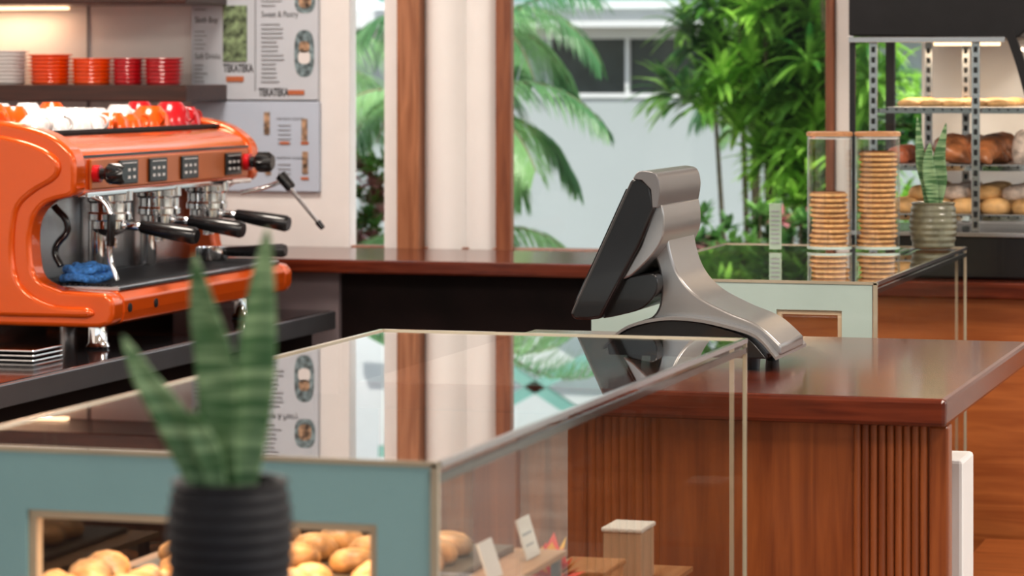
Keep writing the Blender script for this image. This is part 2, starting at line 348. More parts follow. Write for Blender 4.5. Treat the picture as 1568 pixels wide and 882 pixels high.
E.append(rod('spare_handle',(-2.525,6.31,1.148),(-2.385,6.312,1.153),.011,.015,M['black']))
for y in (5.86,6.13): E.append(rod('boiler_column',(-2.635,y,1.124),(-2.635,y,1.30),.018,.018,M['chrome']))
E.append(tube('steam_wand_near',[(-2.53,5.60,1.30),(-2.50,5.60,1.285),(-2.485,5.595,1.24),(-2.49,5.60,1.18),(-2.475,5.60,1.132)],.0055,M['chrome']))
E.append(rod('wand_grip_near',(-2.484,5.595,1.265),(-2.488,5.598,1.20),.009,.008,M['black']))
E.append(tube('steam_wand_far',[(-2.53,6.41,1.275),(-2.47,6.43,1.29),(-2.435,6.435,1.305)],.005,M['chrome']))
E.append(rod('wand_joint',(-2.445,6.435,1.315),(-2.418,6.435,1.285),.013,.012,M['black']))
E.append(tube('wand_pipe',[(-2.425,6.435,1.29),(-2.395,6.435,1.255),(-2.352,6.435,1.207)],.0045,M['chrome']))
E.append(rod('wand_tip',(-2.356,6.435,1.211),(-2.343,6.435,1.196),.007,.006,M['black']))
E.append(tube('hose',[(-2.60,5.575,1.28),(-2.57,5.575,1.24),(-2.60,5.58,1.19),(-2.585,5.575,1.16)],.007,M['black']))
grp('espresso_machine',(-2.72,6.0,1.0),E)
T=[]
for k,(rx,ry,z) in enumerate([(.040,.060,1.137),(.030,.046,1.140),(.034,.052,1.152),(.016,.03,1.156)]):
    pts=[(-2.548+rx*math.cos(a)+.003*math.sin(5*a),5.615+ry*math.sin(a),z+.003*math.sin(3*a+k)) for a in [2*math.pi*i/14 for i in range(14)]]
    T.append(tube('fold',pts+[pts[0]],.0085,M['blue']))
grp('blue_towel',(-2.548,5.615,1.128),T)
# cups
def cup(x,y,z,m,r=.036,h=.05,inv=True,ha=0,lie=None):
    pr=[(0,0),(r*.5,0),(r*.56,.003),(r*.62,.006),(r*.86,h*.4),(r*.97,h*.8),(r,h),(r*.93,h),(r*.88,h*.75),(r*.7,h*.3),(r*.4,.008),(0,.008)]
    R=Matrix.Identity(3)
    base=Vector((x,y,z))
    if inv: R=Matrix.Rotation(math.pi,3,'X'); base.z+=h
    if lie is not None:
        R=Matrix.Rotation(lie,3,'Z')@Matrix.Rotation(math.radians(75),3,'Y'); base.z=z+r*.8
    bm=bmesh.new(); alathe(bm,pr,base,32,0,R)
    seg=12; prev=None
    for i in range(seg+1):
        a=-math.pi/2+math.pi*i/seg
        c=Vector((r*.88+.016*math.cos(a),0,h*.52+.014*math.sin(a)))
        nn=Vector((math.cos(a),0,math.sin(a)))
        ring=[]
        for j in range(8):
            b=2*math.pi*j/8; p=c+nn*(.003*math.cos(b))+Vector((0,1,0))*(.0045*math.sin(b))
            p=Matrix.Rotation(ha,3,'Z')@p
            ring.append(bm.verts.new(R@p+base))
        if prev:
            for j in range(8): bm.faces.new((prev[j],prev[(j+1)%8],ring[(j+1)%8],ring[j]))
        prev=ring
    return fin('coffee_cup',bm,m,'auto')
zc=1.4245
W,O,R_=M['wcer'],M['orcer'],M['red']
row1=[(5.61,W,.5,.040,.036),(5.70,W,-1,.040,.034),(5.79,W,2.4,.040,.040),(5.885,W,0.2,.040,.036),(5.98,O,1.0,.040,.036),(6.08,O,-.4,.040,.032),(6.185,O,.6,.046,.048)]
for i,(y,m,a,r,h) in enumerate(row1): cup(-2.655-.012*(i%2),y,zc,m,r,h,True,a)
cup(-2.660,6.315,zc,R_,.046,.056,True,0,None); cup(-2.655,6.395,zc,R_,.034,.044,True,-1.2)
row2=[(5.62,O,.5,.042,.058),(5.72,O,2,.040,.052),(5.83,W,1,.040,.046),(5.93,W,-.4,.040,.048),(6.03,W,2,.040,.046),(6.13,W,.5,.040,.044),(6.26,W,.4,.040,.050),(6.37,R_,2.2,.042,.056)]
for i,(y,m,a,r,h) in enumerate(row2): cup(-2.76,y,zc,m,r,h,True,a)
for y,m in ((5.64,O),(5.75,W),(5.86,W),(6.0,W),(6.12,O)): cup(-2.86,y,zc,m,.039,.056,True,1)
# ------------------------------------------------------------------ pastry makers
def acroissant(bm,loc,s,rot,mi=0):
    K=18; seg=12; prev=None; L=Vector(loc); Rz=Matrix.Rotation(rot,3,'Z')
    for i in range(K+1):
        u=i/K; a=(u-.5)*2.3
        c=Vector((s*.62*math.sin(a),s*.62*(math.cos(a)-1),0))
        w=s*(.07+.30*math.sin(math.pi*u)**.8)*(1+.16*abs(math.sin(u*math.pi*4.5)))
        nn=Vector((math.sin(a),math.cos(a),0)); ring=[]
        for j in range(seg):
            b=2*math.pi*j/seg
            p=c+nn*(w*math.cos(b))+Vector((0,0,w*.8*(math.sin(b)+1)*.9))
            ring.append(bm.verts.new(Rz@p+L))
        if prev:
            for j in range(seg):
                f=bm.faces.new((prev[j],prev[(j+1)%seg],ring[(j+1)%seg],ring[j])); f.material_index=mi
        else: bm.faces.new(ring)
        prev=ring
    bm.faces.new(prev[::-1])
def abun(bm,loc,r,h,mi=0):
    pr=[(0,0),(r*.85,0),(r*.98,h*.2),(r,h*.4),(r*.93,h*.65),(r*.7,h*.88),(r*.35,h*.98),(0,h)]
    alathe(bm,pr,loc,18,mi)
def pastries(n,x0,x1,y0,y1,z,kind,m,dx=.09,dy=.1,s=.045,hh=.9):
    bm=bmesh.new(); y=y0+dy/2
    while y<y1-dy*.3:
        x=x0+dx/2
        while x<x1-dx*.3:
            p=(x+random.uniform(-.006,.006),y+random.uniform(-.006,.006),z)
            if kind=='c': acroissant(bm,p,s*random.uniform(.9,1.1),random.uniform(-.5,.5)+1.57)
            else: abun(bm,p,s*random.uniform(.9,1.05),s*hh*random.uniform(.9,1.1))
            x+=dx
        y+=dy
    return fin(n,bm,m,True)
# ------------------------------------------------------------------ glass display cases
def case(loc,x0,x1,y0,y1,zt,wx0,wx1,wz,mint,sh):
    zb=.50; C=[]
    C.append(box('base_cabinet',x0,x1,y0,y1,0,zb,M['cabx'],.003))
    C.append(quad('top_glass',[(x0,y0,zt),(x1,y0,zt),(x1,y1,zt),(x0,y1,zt)],M['glasst']))
    C.append(quad('side_glass_right',[(x1-.002,y0,zb),(x1-.002,y1,zb),(x1-.002,y1,zt-.004),(x1-.002,y0,zt-.004)],M['glass']))
    C.append(quad('side_glass_left',[(x0+.002,y0,zb),(x0+.002,y1,zb),(x0+.002,y1,zt-.004),(x0+.002,y0,zt-.004)],M['sglass']))
    C.append(quad('end_glass',[(x0,y1-.002,zb),(x1,y1-.002,zb),(x1,y1-.002,zt-.004),(x0,y1-.002,zt-.004)],M['sglass']))
    wb=.72
    C.append(boxes('painted_frame',[(x0,wx0,y0-.006,y0,zb,zt-.002),(wx1,x1-.008,y0-.006,y0,zb,zt-.002),(wx0,wx1,y0-.006,y0,wz,zt-.002),(wx0,wx1,y0-.006,y0,zb,wb)],mint))
    C.append(quad('opening_glass',[(wx0,y0-.002,wb),(wx1,y0-.002,wb),(wx1,y0-.002,wz),(wx0,y0-.002,wz)],M['sglass']))
    C.append(boxes('opening_trim',[(wx0,wx0+.008,y0-.001,y0+.012,wb,wz-.0082),(wx1-.008,wx1,y0-.001,y0+.012,wb,wz-.0082),(wx0,wx1,y0-.001,y0+.012,wz-.008,wz)],mat('opening_trim',(.62,.46,.32),.4)))
    e=.004
    C.append(boxes('glass_edges',[(x0,x1,y0-.008,y0-.001,zt-.003,zt+.002),(x0,x1,y1-e,y1+.002,zt-.004,zt+.002),(x0-.002,x0+e,y0,y1,zt-.004,zt+.002),
        (x1-.006,x1+.001,y0-.008,y0-.002,zb,zt),(x1-.004,x1+.001,y1-.004,y1+.001,zb,zt),(x1-.022,x1-.016,y1-.006,y1-.001,zb,zt-.004),(x0,x0+e,y1-.004,y1,zb,zt)],M['gedge']))
    C.append(boxes('glass_edges_dark',[(x1-.003,x1+.001,y0,y1,zt-.018,zt-.010),(x1-.014,x1-.008,y0,y1,zt-.008,zt-.003)],M['gedged']))
    C.append(boxes('glass_edges_side',[(x1-.004,x1+.002,y0,y1,zt-.004,zt+.002)],M['steel']))
    C.append(boxes('shelves',[(x0+.03,x1-.05,y0+.04,ye,z-.006,z) for z,ye in sh],M['beige']))
    C.append(boxes('shelf_posts',[(x,x+.010,y,y+.010,zb,z-.0065) for z,ye in sh for x in (x0+.04,x1-.065) for y in (y0+.045,ye-.015)],M['steel']))
    C.append(box('light_strip',wx0,wx1,y0+.014,y0+.03,wz+.005,wz+.018,M['lamp']))
    grp('glass_display_case',loc,C)
case((-1.11,3.33,0),-1.37,-.855,2.66,4.0,1.19,-1.266,-.914,1.132,M['mint'],((1.015,3.28),(.90,3.90)))
case((-1.11,5.66,0),-1.37,-.87,5.13,6.2,1.19,-1.043,-.93,1.142,M['mint2'],((.985,6.1),(.74,6.12)))
def tray(n,x0,x1,y0,y1,z,kind,m,**k):
    a=box('tray',x0,x1,y0,y1,z,z+.006,M['traym'],.002); b=pastries('pastries',x0+.01,x1-.01,y0+.01,y1-.01,z+.0065,kind,m,**k)
    grp(n,((x0+x1)/2,(y0+y1)/2,z),[a,b])
tray('croissant_tray',-1.33,-.940,2.72,2.97,1.0155,'c',M['pastry'],dx=.072,dy=.065,s=.055)
tray('bun_tray',-1.31,-.96,3.0,3.26,1.0155,'b',M['pastry'],dx=.065,dy=.065,s=.028)
tray('croissant_tray',-1.31,-1.06,3.44,3.85,.901,'c',M['pastryd'],dx=.09,dy=.09,s=.048)
tray('bun_tray',-1.31,-.95,2.75,3.22,.901,'b',M['pastry'],dx=.09,dy=.09,s=.035)
tray('croissant_tray',-1.04,-.93,3.43,3.49,.901,'c',M['pastry'],dx=.05,dy=.05,s=.04)
tray('bun_tray',-1.31,-.95,5.22,5.6,.986,'b',M['bun'],dx=.09,dy=.1,s=.035)
for y,h in ((3.07,.036),(3.22,.040)): 
    bm=bmesh.new(); 
    a=[(-.925,y-.028,1.0162),(-.925,y+.022,1.0162),(-.940,y+.028,1.018+h),(-.940,y-.022,1.018+h)]
    bm.faces.new([bm.verts.new(p) for p in a]); o=fin('card',bm,M['tag']); s_=o.modifiers.new('s','SOLIDIFY'); s_.thickness=.002
    ln=boxes('print',[(-.9345,-.9335,y-.018,y+.016,1.018+h*.55,1.018+h*.62),(-.9305,-.9295,y-.018,y+.010,1.018+h*.25,1.018+h*.32)],M['inkg'])
    grp('price_card',(-.93,y,1.016),[o,ln])
grp('paper_carton',(-.965,3.77,.90),[box('carton',-.985,-.935,3.74,3.81,.901,.965,mat('kraft_card',(.42,.28,.18),.6),.002),box('flap',-.987,-.933,3.738,3.812,.965,.971,M['tag'],.002)])
grp('pastry_box',(-.965,3.60,.90),[box('carton',-1.0,-.935,3.55,3.65,.901,.94,M['lidw'],.002),box('lid',-1.003,-.932,3.547,3.653,.94,.947,M['beige'],.002)])
bm=bmesh.new()
for k in range(40):
    a=random.uniform(0,6.28); el=random.uniform(.1,1.4); d=Vector((math.cos(a)*math.cos(el),math.sin(a)*math.cos(el),math.sin(el))); s=d.cross(Vector((0,0,1))).normalized()
    b=Vector((-.945,3.345,.965)); L=random.uniform(.04,.06)
    v=[bm.verts.new(b+q) for q in (d*.004,d*L*.55+s*.014,d*L,d*L*.55-s*.014)]
    f=bm.faces.new(v); f.material_index=k%3==0
bow=fin('petals',bm,[M['redp'],M['yellow']])
grp('gift_bow',(-.955,3.345,.901),[bow,box('gift_box',-.985,-.915,3.31,3.38,.901,.962,M['yellow'],.003)])
# ------------------------------------------------------------------ till counter
K=[box('top',-1.42,-.592,4.03,4.93,1.077,1.115,M['slab'],.006)]
K.append(box('front_panel',-1.40,-.594,4.07,4.10,0,1.076,M['cab'],.003))
K.append(box('body',-1.40,-.86,4.10,4.90,0,1.076,M['cab'],.003))
K.append(box('corner_stile',-.620,-.593,4.062,4.075,0,1.076,M['cab'],.004))
bm=bmesh.new()
for i in range(9):
    alathe(bm,[(.0055,0),(.0055,1.074)],(-.717+i*.0112,4.068,0),12)
K.append(fin('fluting',bm,M['cab'],True))
grp('till_counter',(-1.0,4.48,0),K)
# ------------------------------------------------------------------ till (register): X-Z profiles extruded along Y
def rp(pts): return [(-.916+(a-1150)/1041,1.134+(549-b)*.000942) for a,b in pts]
G=[]
body=[(940,547)]+spl([(935,532),(965,508),(996,484),(1004,450),(1000,415),(990,385),(990,350)],5)+spl([(1014,345),(1018,385),(1032,425),(1060,456),(1106,480),(1155,500),(1190,530)],6)+[(1190,546)]
G.append(prism('stand',rp(body),4.345,4.515,M['silver'],.004,'auto'))
rim=[(928,549)]+spl([(926,532),(960,508),(1010,494),(1060,494),(1105,503),(1145,518),(1174,549)],6)
G.append(prism('base_rim',rp(rim),4.320,4.540,M['black'],.003,'auto'))
top=spl([(920,536),(956,504),(1010,489),(1062,489),(1112,498),(1158,513),(1188,545)],6)
G.append(prism('base_cover',rp(top+[(x,y+5) for x,y in top[::-1]]),4.316,4.545,M['silver'],0,'auto'))
mon=[(972,276),(984,268),(1003,283),(1010,318),(985,378),(955,434),(926,490),(905,493),(883,492),(877,484)]
G.append(prism('monitor_housing',rp(mon),4.285,4.545,M['black'],.005,'auto'))
lump=[(950,434)]+spl([(966,426),(1002,422),(1006,448),(985,474),(950,486),(922,492)],5)
G.append(prism('rear_connector_housing',rp(lump),4.31,4.52,M['black'],.004,'auto'))
scr=[(961,290),(964,290),(882,470),(879,470)]
G.append(prism('screen',rp(scr),4.30,4.53,mat('screen_glass',(.01,.01,.012),.05,0,coat=1),0))
cap=spl([(976,274),(984,263),(1000,262),(1013,268),(1018,290),(1014,318)],5)+[(1006,318),(1004,290),(990,276)]
G.append(prism('monitor_cap',rp(cap),4.283,4.547,M['silverd'],.003,'auto'))
bk=[(1007,316),(1018,314)]+spl([(1021,330),(1020,360),(1006,388),(975,420),(962,428)],4)+[(956,430),(985,378)]
G.append(prism('back_cover',rp(bk),4.296,4.534,M['silver'],.004,'auto'))
for x in (-.922,-1.10):
    for y in (4.36,4.50): G.append(lathe('foot',[(0,1.1152),(.010,1.1152),(.012,1.138),(0,1.138)],(x,y,0),M['black'],16))
G.append(box('logo_plate',-.965,-.94,4.3165,4.3205,1.150,1.154,M['silver']))
grp('cash_register',(-1.0,4.43,1.115),G)
# ------------------------------------------------------------------ cookie jars
jg=thin_glass('jar_glass',(.95,.97,.965),.9,.06,2.6)
def jar(x,y,hc):
    J=[]; z=1.193; r=.0445; h=.226
    J.append(lathe('glass_wall',[(0,z),(r,z),(r,z+h)],(x,y,0),jg,48))
    J.append(lathe('glass_base',[(r*.97,z+.001),(r+.0006,z+.0005),(r+.0006,z+.005),(r*.98,z+.006)],(x,y,0),M['mint2'],48))
    J.append(lathe('lid',[(0,z+h),(r+.002,z+h),(r+.002,z+h+.007),(r-.002,z+h+.009),(0,z+h+.009)],(x,y,0),M['lidw'],48))
    J.append(lathe('lid_seal',[(r-.004,z+h-.006),(r-.002,z+h-.006),(r-.002,z+h)],(x,y,0),M['wcer'],48))
    bm=bmesh.new(); zz=z+.002
    while zz<z+hc:
        t=.0088; ox,oy=random.uniform(-.003,.003),random.uniform(-.003,.003); rr=.0385
        alathe(bm,[(0,0),(rr*.9,0),(rr,t*.35),(rr*.97,t*.7),(rr*.8,t*.98),(0,t)],(x+ox,y+oy,zz),28,0)
        alathe(bm,[(rr*.86,0),(rr*.93,.001),(rr*.86,.002)],(x+ox,y+oy,zz+t*.96),28,1)
        zz+=t+.0014
    J.append(fin('cookies',bm,[M['cookie'],M['cookied']],'auto'))
    grp('cookie_jar',(x,y,1.19),J)
jar(-1.120,6.035,.112); jar(-1.028,6.062,.188)
grp('acrylic_sign',(-1.2,5.95,1.19),[box('panel',-1.232,-1.207,5.98,5.984,1.193,1.285,mat('acrylic',(.35,.45,.36),.1,coat=.5),.001),boxes('print',[(-1.228,-1.211,5.9785,5.98,1.205+.009*i,1.208+.009*i) for i in range(8)],M['inkg'])])
# ------------------------------------------------------------------ snake plants
RV=Vector((.959,.2833,0)); FV=Vector((-.2833,.959,0))
def sleaf(n,base,pts,w,twist=0):
    pl=spl(pts,7); bm=bmesh.new(); prev=None; K_=len(pl)
    for i,(a,b,c) in enumerate(pl):
        u=i/(K_-1)
        ww=w*(.60+.40*math.sin(min(1,u*1.9)*math.pi/2))*(1-max(0,(u-.45)/.55)**1.8) if u<1 else 0.0002
        ww=max(ww,.0002)
        t=twist*u; s=RV*math.cos(t)+FV*math.sin(t); nrm=FV*math.cos(t)-RV*math.sin(t)
        c0=Vector(base)+RV*a+FV*b+Vector((0,0,c))
        row=[bm.verts.new(c0+s*(ww*k)+nrm*(-.35*ww*abs(k)**1.5+.15*ww)) for k in (-1,-.55,0,.55,1)]
        if prev:
            for j in range(4): bm.faces.new((prev[j],prev[j+1],row[j+1],row[j]))
        prev=row
    o=fin(n,bm,M['snake'],True); s_=o.modifiers.new('s','SOLIDIFY'); s_.thickness=.0016; s_.offset=0
    return o
def ribpot(x,y,z,r,h,m,n):
    prof=[(0,0),(r*.70,0),(r*.78,.002)]
    for i in range(n*6+1):
        u=i/(n*6)
        rad=r*(.80+.20*math.sin(math.pi*(.10+.74*u)))
        rad+=.0010*math.sin(u*n*2*math.pi)
        prof.append((rad,.003+u*(h-.006)))
    rt=prof[-1][0]
    prof+=[(rt+.002,h-.001),(rt-.001,h+.001),(rt-.005,h),(rt-.006,h-.012),(0,h-.012)]
    return lathe('pot',prof,(x,y,z),m,48)
def soil(x,y,z,r): return lathe('soil',[(0,0),(r*.8,0),(r*.8,.001),(0,.004)],(x,y,z),M['soil'],24)
px,py=-.759,1.903
b=(px,py,1.262)
grp('snake_plant',(px,py,1.19),[ribpot(px,py,1.19,.0425,.086,M['potd'],9),soil(px,py,1.266,.038),
  sleaf('leaf',b,[(-.014,-.004,0),(-.026,-.008,.03),(-.040,-.010,.06),(-.056,-.012,.085),(-.070,-.014,.112)],.0125,.2),
  sleaf('leaf',b,[(-.003,.006,0),(-.008,.006,.04),(-.010,.004,.09),(-.018,.002,.13),(-.024,.0,.165)],.0135,-.2),
  sleaf('leaf',b,[(.006,.008,0),(.012,.01,.04),(.016,.010,.09),(.020,.010,.14),(.0245,.008,.182)],.0135,.35),
  sleaf('leaf',b,[(-.006,-.012,0),(-.012,-.014,.03),(-.020,-.014,.050),(-.024,-.016,.062)],.009,.1)])
px,py=-.925,6.12
b=(px,py,1.275)
grp('snake_plant',(px,py,1.1925),[ribpot(px,py,1.1925,.0475,.092,M['potg'],7),soil(px,py,1.275,.04),
  sleaf('leaf',b,[(-.008,0,0),(-.014,0,.05),(-.026,0,.10),(-.032,0,.182)],.013,.3),
  sleaf('leaf',b,[(.006,0,0),(.013,0,.05),(.012,0,.10),(.026,0,.17)],.015,-.3),
  sleaf('leaf',b,[(0,-.01,0),(-.006,-.012,.04),(-.012,-.012,.09),(-.008,-.01,.13)],.014,.1)])
grp('plant_pedestal',(-.74,1.87,0),[box('top',-.95,-.52,1.74,1.975,1.16,1.19,M['slab'],.004),box('body',-.93,-.54,1.76,1.955,0,1.159,M['cab'],.003)])
# ------------------------------------------------------------------ pastry showcase on its counter
grp('pastry_counter',(-.8,6.75,0),[box('top',-1.41,-.30,6.42,7.05,1.07,1.105,M['slab'],.004),box('body',-1.39,-.32,6.46,7.05,0,1.069,M['cabx'],.003)])
F=[]
fx0,fx1,fy0,fy1=-1.165,-.35,6.50,7.0
F.append(box('base',fx0+.0,fx1,fy0,fy1,1.106,1.200,M['black'],.006))
F.append(box('base_trim',fx0,fx1-.02,fy0-.004,fy0,1.196,1.206,M['steel'],.001))
F.append(prism('hood',[(fx0,1.625),(-.835,1.618)]+spl([(-.80,1.62),(-.775,1.66),(-.80,1.73),(-.86,1.80)],5)+[(fx0,1.80)],fy0,fy1,M['blackm'],.004,'auto'))
F.append(box('hood_lip',fx0,-.83,fy0-.004,fy0,1.610,1.622,M['steel'],.001))
left=spl([(-.834,1.64),(-.806,1.56),(-.778,1.46),(-.735,1.34),(-.695,1.20)],4)
bm=bmesh.new(); prev=None
for x,z in left:
    r_=[bm.verts.new((x+a,fy0-.001+c,z)) for a,c in ((0,0),(.02,0),(.02,.02),(0,.02))]
    if prev:
        for j in range(4): bm.faces.new((prev[j],prev[(j+1)%4],r_[(j+1)%4],r_[j]))
    prev=r_
F.append(fin('slanted_frame',bm,M['blackm']))
F.append(boxes('uprights_back',[(fx0,fx0+.012,fy0+.01,fy0+.02,1.2,1.62),(fx0,fx0+.02,fy1-.02,fy1,1.2,1.62)],M['blackm']))
up=[]
holes=[]
for x,y in ((-1.115,fy0+.02),(-.895,fy0+.02),(-1.06,fy1-.06),(-.975,fy1-.06)):
    up.append((x-.009,x+.009,y,y+.004,1.205,1.62))
    for k in range(18): holes.append((x-.004,x+.004,y-.001,y,1.215+k*.022,1.227+k*.022))
F.append(boxes('uprights',up,M['steel'],.001)); F.append(boxes('slots',holes,M['blackm']))
for i,(z,xe) in enumerate(((1.468,-.775),(1.345,-.75),(1.238,-.72))):
    F.append(boxes('wire_shelf_%d'%i,[(-1.11,xe,fy0+.04,fy0+.046,z-.010,z)]+[(-1.11,xe,fy1-.05,fy1-.044,z-.010,z)]+[(-1.11+k*.02,-1.106+k*.02,fy0+.04,fy1-.045,z-.004,z) for k in range(int((xe+1.11)/.02))],M['chrome']))
    F.append(box('tray_%d'%i,-1.09,xe-.02,fy0+.05,fy1-.06,z,z+.004,M['steel'],.001))
F.append(quad('side_glass_near',[(fx0,fy0+.002,1.2),(-.68,fy0+.002,1.2),(-.82,fy0+.002,1.62),(fx0,fy0+.002,1.62)],M['sglass']))
F.append(quad('front_glass',[(-.68,fy0,1.2),(-.68,fy1,1.2),(-.82,fy1,1.62),(-.82,fy0,1.62)],M['wglass']))
F.append(box('lamp',-1.0,-.86,6.62,6.66,1.604,1.612,M['lamp']))
grp('pastry_showcase',(-.8,6.75,1.105),F)
def loose(n,x0,x1,z,kind,m,**k):
    o=pastries(n,x0,x1,fy0+.06,fy1-.08,z+.0045,kind,m,**k)
loose('biscuit_batch',-1.08,-.80,1.468,'b',M['bun'],dx=.050,dy=.09,s=.027,hh=.6)
loose('danish_batch',-1.090,-1.035,1.345,'b',mat('red_danish',(.46,.13,.06),.4,var=.4,scale=40),dx=.035,dy=.08,s=.026,hh=1.4)
loose('pastry_batch',-.985,-.855,1.345,'c',M['pastryd'],dx=.062,dy=.09,s=.098)
loose('sugared_bun_batch',-.825,-.765,1.345,'b',M['sugar'],dx=.055,dy=.1,s=.031,hh=2.2)
bm=bmesh.new()
for j in range(4):
    for i in range(5):
        abun(bm,(-1.055+.066*i+random.uniform(-.004,.004),6.60+j*.09,1.2425),.036,.034,0)
    for i in range(4):
        abun(bm,(-1.02+.066*i+random.uniform(-.006,.006),6.615+j*.09,1.272),.033,.030,i%2)
fin('bun_batch',bm,[M['bun'],M['sugar']],True)
# ------------------------------------------------------------------ right-hand joinery
box('white_cooler',-1.05,-.703,4.97,5.10,0,.915,M['white'],.006)
grp('bench_step',(-.6,6.1,0),[box('seat',-.86,-.33,5.75,6.41,.53,.57,M['cabx'],.004),box('riser',-.84,-.35,5.80,6.41,0,.529,M['cabx'])])
# ------------------------------------------------------------------ garden
box('garden_ground',-14,8,7.35,20,-.2,-.02,M['ground'])
B=[box('wall_lower',-9,3,13,13.2,0,1.444,M['bwall']),box('wall_upper',-9,3,13,13.2,1.69,4.2,M['bwhite']),
   box('window_band',-3.66,-2.2,13.03,13.1,1.444,1.69,M['bdark']),box('wall_fill_a',-9,-3.66,13,13.2,1.444,1.69,M['bwall']),box('wall_fill_b',-2.2,3,13,13.2,1.444,1.69,M['bwall']),
   boxes('window_frame',[(-3.67,-2.2,12.99,13.03,1.43,1.45),(-3.32,-3.305,12.99,13.03,1.45,1.69),(-2.8,-2.78,12.99,13.03,1.45,1.69)],M['bwhite']),
   box('eave',-9,3,12.85,13.0,1.74,1.82,M['bwhite'])]
def beam(x0,z0,x1,z1):
    L=math.hypot(x1-x0,z1-z0); dx,dz=(x1-x0)/L*.025,(z1-z0)/L*.025
    return prism('beam',[(x0-dz,z0+dx),(x1-dz,z1+dx),(x1+dz,z1-dx),(x0+dz,z0-dx)],12.80,12.84,M['teal'])
BM=[beam(-4.2,1.9,-3.2,2.5),beam(-3.2,2.5,-2.2,1.9),beam(-4.2,2.5,-3.2,1.95),beam(-3.2,1.95,-2.2,2.5),beam(-4.4,1.88,-2,1.88),beam(-4.4,2.52,-2,2.52)]
grp('neighbour_building',(-3,13,0),B+BM)
def aleaf(bm,base,d,L,w,droop=.5,K=5,mi=0):
    d=Vector(d).normalized(); p=Vector(base); s=d.cross(Vector((0,0,1)))
    if s.length<.05: s=Vector((1,0,0))
    s.normalize(); prev=None
    for i in range(K+1):
        u=i/K; ww=w*(math.sin(math.pi*(.12+.88*u))**.7 if u<1 else 0.02)
        nrm=s.cross(d)
        row=[bm.verts.new(p-s*ww),bm.verts.new(p-nrm*ww*.3),bm.verts.new(p+s*ww)]
        if prev:
            for j in range(2):
                f=bm.faces.new((prev[j],prev[j+1],row[j+1],row[j])); f.material_index=mi
        prev=row; p=p+d*(L/K); d=(d+Vector((0,0,-droop/K))).normalized()
def rosette(bm,c,n,L,w,up=.3,droop=.9,mi=0):
    for i in range(n):
        a=random.uniform(0,6.283); el=random.uniform(-.3,1.25)
        d=(math.cos(a)*math.cos(el),math.sin(a)*math.cos(el),math.sin(el)+up*.3)
        aleaf(bm,c,d,L*random.uniform(.7,1.1),w,droop,5,mi)
def dracaena(cx,cy,n,z0,z1,rx,ry,L=.18,w=.012):
    bm=bmesh.new(); bs=bmesh.new()
    for i in range(n):
        z=random.uniform(z0,z1); a=random.uniform(0,6.28); q=random.random()**.5
        c=Vector((cx+rx*q*math.cos(a),cy+ry*q*math.sin(a),z))
        rosette(bm,c,34,L,w,.3,1.3)
        if i%16==0:
            d=c-Vector((cx+(c.x-cx)*.35,cy+.15,0)); alathe(bs,[(.012,0),(.006,d.length)],c-d,8,0,rotto(d))
    grp('dracaena_bush',(cx,cy,-.02),[fin('leaves',bm,M['drac'],False),fin('stems',bs,M['bark'],True)])
dracaena(-2.12,10.0,115,1.34,2.9,.30,.30)
dracaena(-1.72,9.7,100,1.05,2.8,.20,.3)
dracaena(-1.90,9.9,60,1.10,2.2,.17,.2)
def palm(cx,cy,zt,fr,ll=.30,name='palm_tree'):
    bm=bmesh.new(); bs=bmesh.new()
    alathe(bs,[(.05,-.02),(.022,zt)],(cx,cy,0),12)
    for az,el,Lf in fr:
        d=Vector((math.cos(az)*math.cos(el),math.sin(az)*math.cos(el),math.sin(el))); p=Vector((cx,cy,zt)); K=26; st=Lf/K
        for i in range(K):
            q=p+d*st; s=d.cross(Vector((0,0,1))); 
            if s.length<.05: s=Vector((1,0,0))
            s.normalize()
            alathe(bs,[(.005*(1-i/K)+.0015,0),(.005*(1-i/K)+.0015,st)],p,6,0,rotto(d))
            u=i/K
            if u>.12:
                lf=ll*math.sin(math.pi*(.15+.8*u))**.6
                for sg in (-1,1): 
                    for h in (0,.33,.66): aleaf(bm,p+d*st*h,s*sg*.8+d*.75+Vector((0,0,random.uniform(-.2,.2))),lf*random.uniform(.8,1.15),.0036,1.8,4)
            p=q; d=(d+Vector((0,0,-2.3/K))).normalized()
    grp(name,(cx,cy,-.02),[fin('leaves',bm,M['palm'],False),fin('stems',bs,M['bark'],True)])
palm(-2.94,9.2,1.36,[(.1,.95,.62),(-.5,.7,.50),(.5,.6,.54),(-1.2,1.0,.5),(.0,.25,.36),(1.4,1.0,.55),(2.6,.8,.6),(3.6,.8,.6),(-.1,1.3,.75),(-2.2,.9,.6),(4.6,.9,.6)],ll=.20)
palm(-2.80,8.9,.97,[(.0,.9,.46),(-.6,.7,.40),(.6,.6,.44),(-1.4,.9,.45),(1.4,.9,.4),(2.6,.8,.5),(3.6,.8,.5)],ll=.16)
palm(-3.00,9.6,1.66,[(.0,.8,.56),(-.6,.6,.46),(.6,.5,.5),(-1.4,.9,.5),(1.4,.9,.5),(2.6,.8,.5),(3.6,.8,.5)],ll=.19)
palm(-2.05,11.4,1.50,[(3.0,.75,.75),(3.5,.6,.6),(2.6,.8,.7),(1,.8,.5),(5,.7,.5)],ll=.22)
palm(-3.9,10.2,1.5,[(.0,.9,.75),(-.6,.7,.65),(.6,.6,.7),(-1.4,.9,.8),(1.4,.9,.7),(2.6,.8,.8),(3.6,.8,.8)],ll=.24)
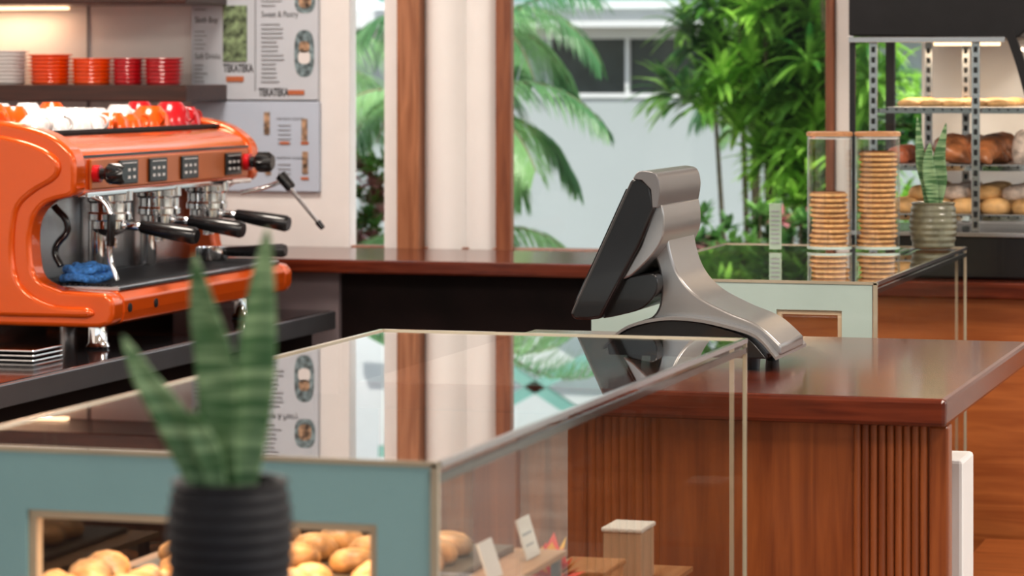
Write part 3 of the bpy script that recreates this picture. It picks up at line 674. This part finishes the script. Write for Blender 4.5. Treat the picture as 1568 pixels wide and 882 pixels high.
def shrub(cx,cy,rx,z0,z1,n,pk=.5,L=.060,w=.011):
    bm=bmesh.new(); bs=bmesh.new()
    for i in range(n):
        c=Vector((cx+random.uniform(-rx,rx),cy+random.uniform(-.12,.12),random.uniform(z0,z1)))
        mi=0 if random.random()<pk else 1
        rosette(bm,c,16,L,w,.2,.6,mi)
        if i%4==0: alathe(bs,[(.006,0),(.004,c.z)],(c.x,c.y,0),6)
    grp('cordyline_shrub',(cx,cy,-.02),[fin('leaves',bm,[M['pink'],M['shrub']],False),fin('stems',bs,M['bark'],True)])
shrub(-1.98,9.15,.17,.80,1.12,75,.28)
shrub(-3.22,9.25,.10,.8,1.26,70,.5)
shrub(-1.62,9.1,.15,.8,1.10,60,.1)
# ------------------------------------------------------------------ lights
def area(n,loc,rot,sx,sy,e,c):
    l=bpy.data.lights.new(n,'AREA'); l.shape='RECTANGLE'; l.size=sx; l.size_y=sy; l.energy=e; l.color=c
    o=bpy.data.objects.new(n,l); COL.objects.link(o); o.location=loc; o.rotation_euler=rot; return o
for x,y in ((-2.6,5.6),(-1.2,3.6),(.4,5.4),(.6,2.2),(-2.4,3.0)):  # unseen ceiling panels added to fill the interior with light, housings invented
    bx=boxes('fill_housing',[(x-.32,x+.32,y-.32,y-.30,2.76,2.8),(x-.32,x+.32,y+.30,y+.32,2.76,2.8),(x-.32,x-.30,y-.3,y+.3,2.76,2.8),(x+.30,x+.32,y-.3,y+.3,2.76,2.8)],M['white'])
    li=area('lamp',(x,y,2.755),(0,0,0),.6,.6,38,(1,.90,.80))
    grp('ceiling_fill_light',(x,y,2.76),[bx,li])
for n,(x,y,z,sx,sy,e) in {'a':(-1.10,2.85,1.150,.30,.25,1.5),'b':(-1.12,5.66,1.165,.03,.9,1.0),'c':(-.95,6.75,1.6,.3,.2,2.2),'d':(-3.40,7.03,1.70,.22,.03,.5)}.items():
    area('case_light',(x,y,z),(0,0,0),sx,sy,e,(1,.74,.50) if n!='d' else (1,.60,.38))
sun=bpy.data.lights.new('sun','SUN'); sun.energy=4.8; sun.angle=.01; sun.color=(1,.95,.86)
so=bpy.data.objects.new('sun',sun); COL.objects.link(so); so.rotation_euler=(math.radians(28),math.radians(22),0)
w=bpy.data.worlds.new('World'); S.world=w; w.use_nodes=True; N=w.node_tree.nodes; L=w.node_tree.links
sk=N.new('ShaderNodeTexSky'); sk.sky_type='NISHITA'; sk.sun_disc=False; sk.sun_elevation=math.radians(50); sk.sun_rotation=1.0; sk.air_density=1.2; sk.dust_density=3
hs=N.new('ShaderNodeHueSaturation'); hs.inputs['Saturation'].default_value=.45
L.new(sk.outputs[0],hs.inputs['Color']); L.new(hs.outputs[0],N['Background'].inputs[0]); N['Background'].inputs[1].default_value=.36
# ------------------------------------------------------------------ camera
cam=bpy.data.cameras.new('camera'); co=bpy.data.objects.new('camera',cam); COL.objects.link(co)
co.location=(0,0,1.55); co.rotation_euler=(math.pi/2,0,math.radians(16.46))
cam.lens=107.2; cam.sensor_width=36; cam.shift_y=-333/1568
cam.dof.use_dof=True; cam.dof.focus_distance=4.7; cam.dof.aperture_fstop=7.8
S.camera=co
S.view_settings.view_transform='Standard'
S.view_settings.look='None'
S.view_settings.gamma=.90
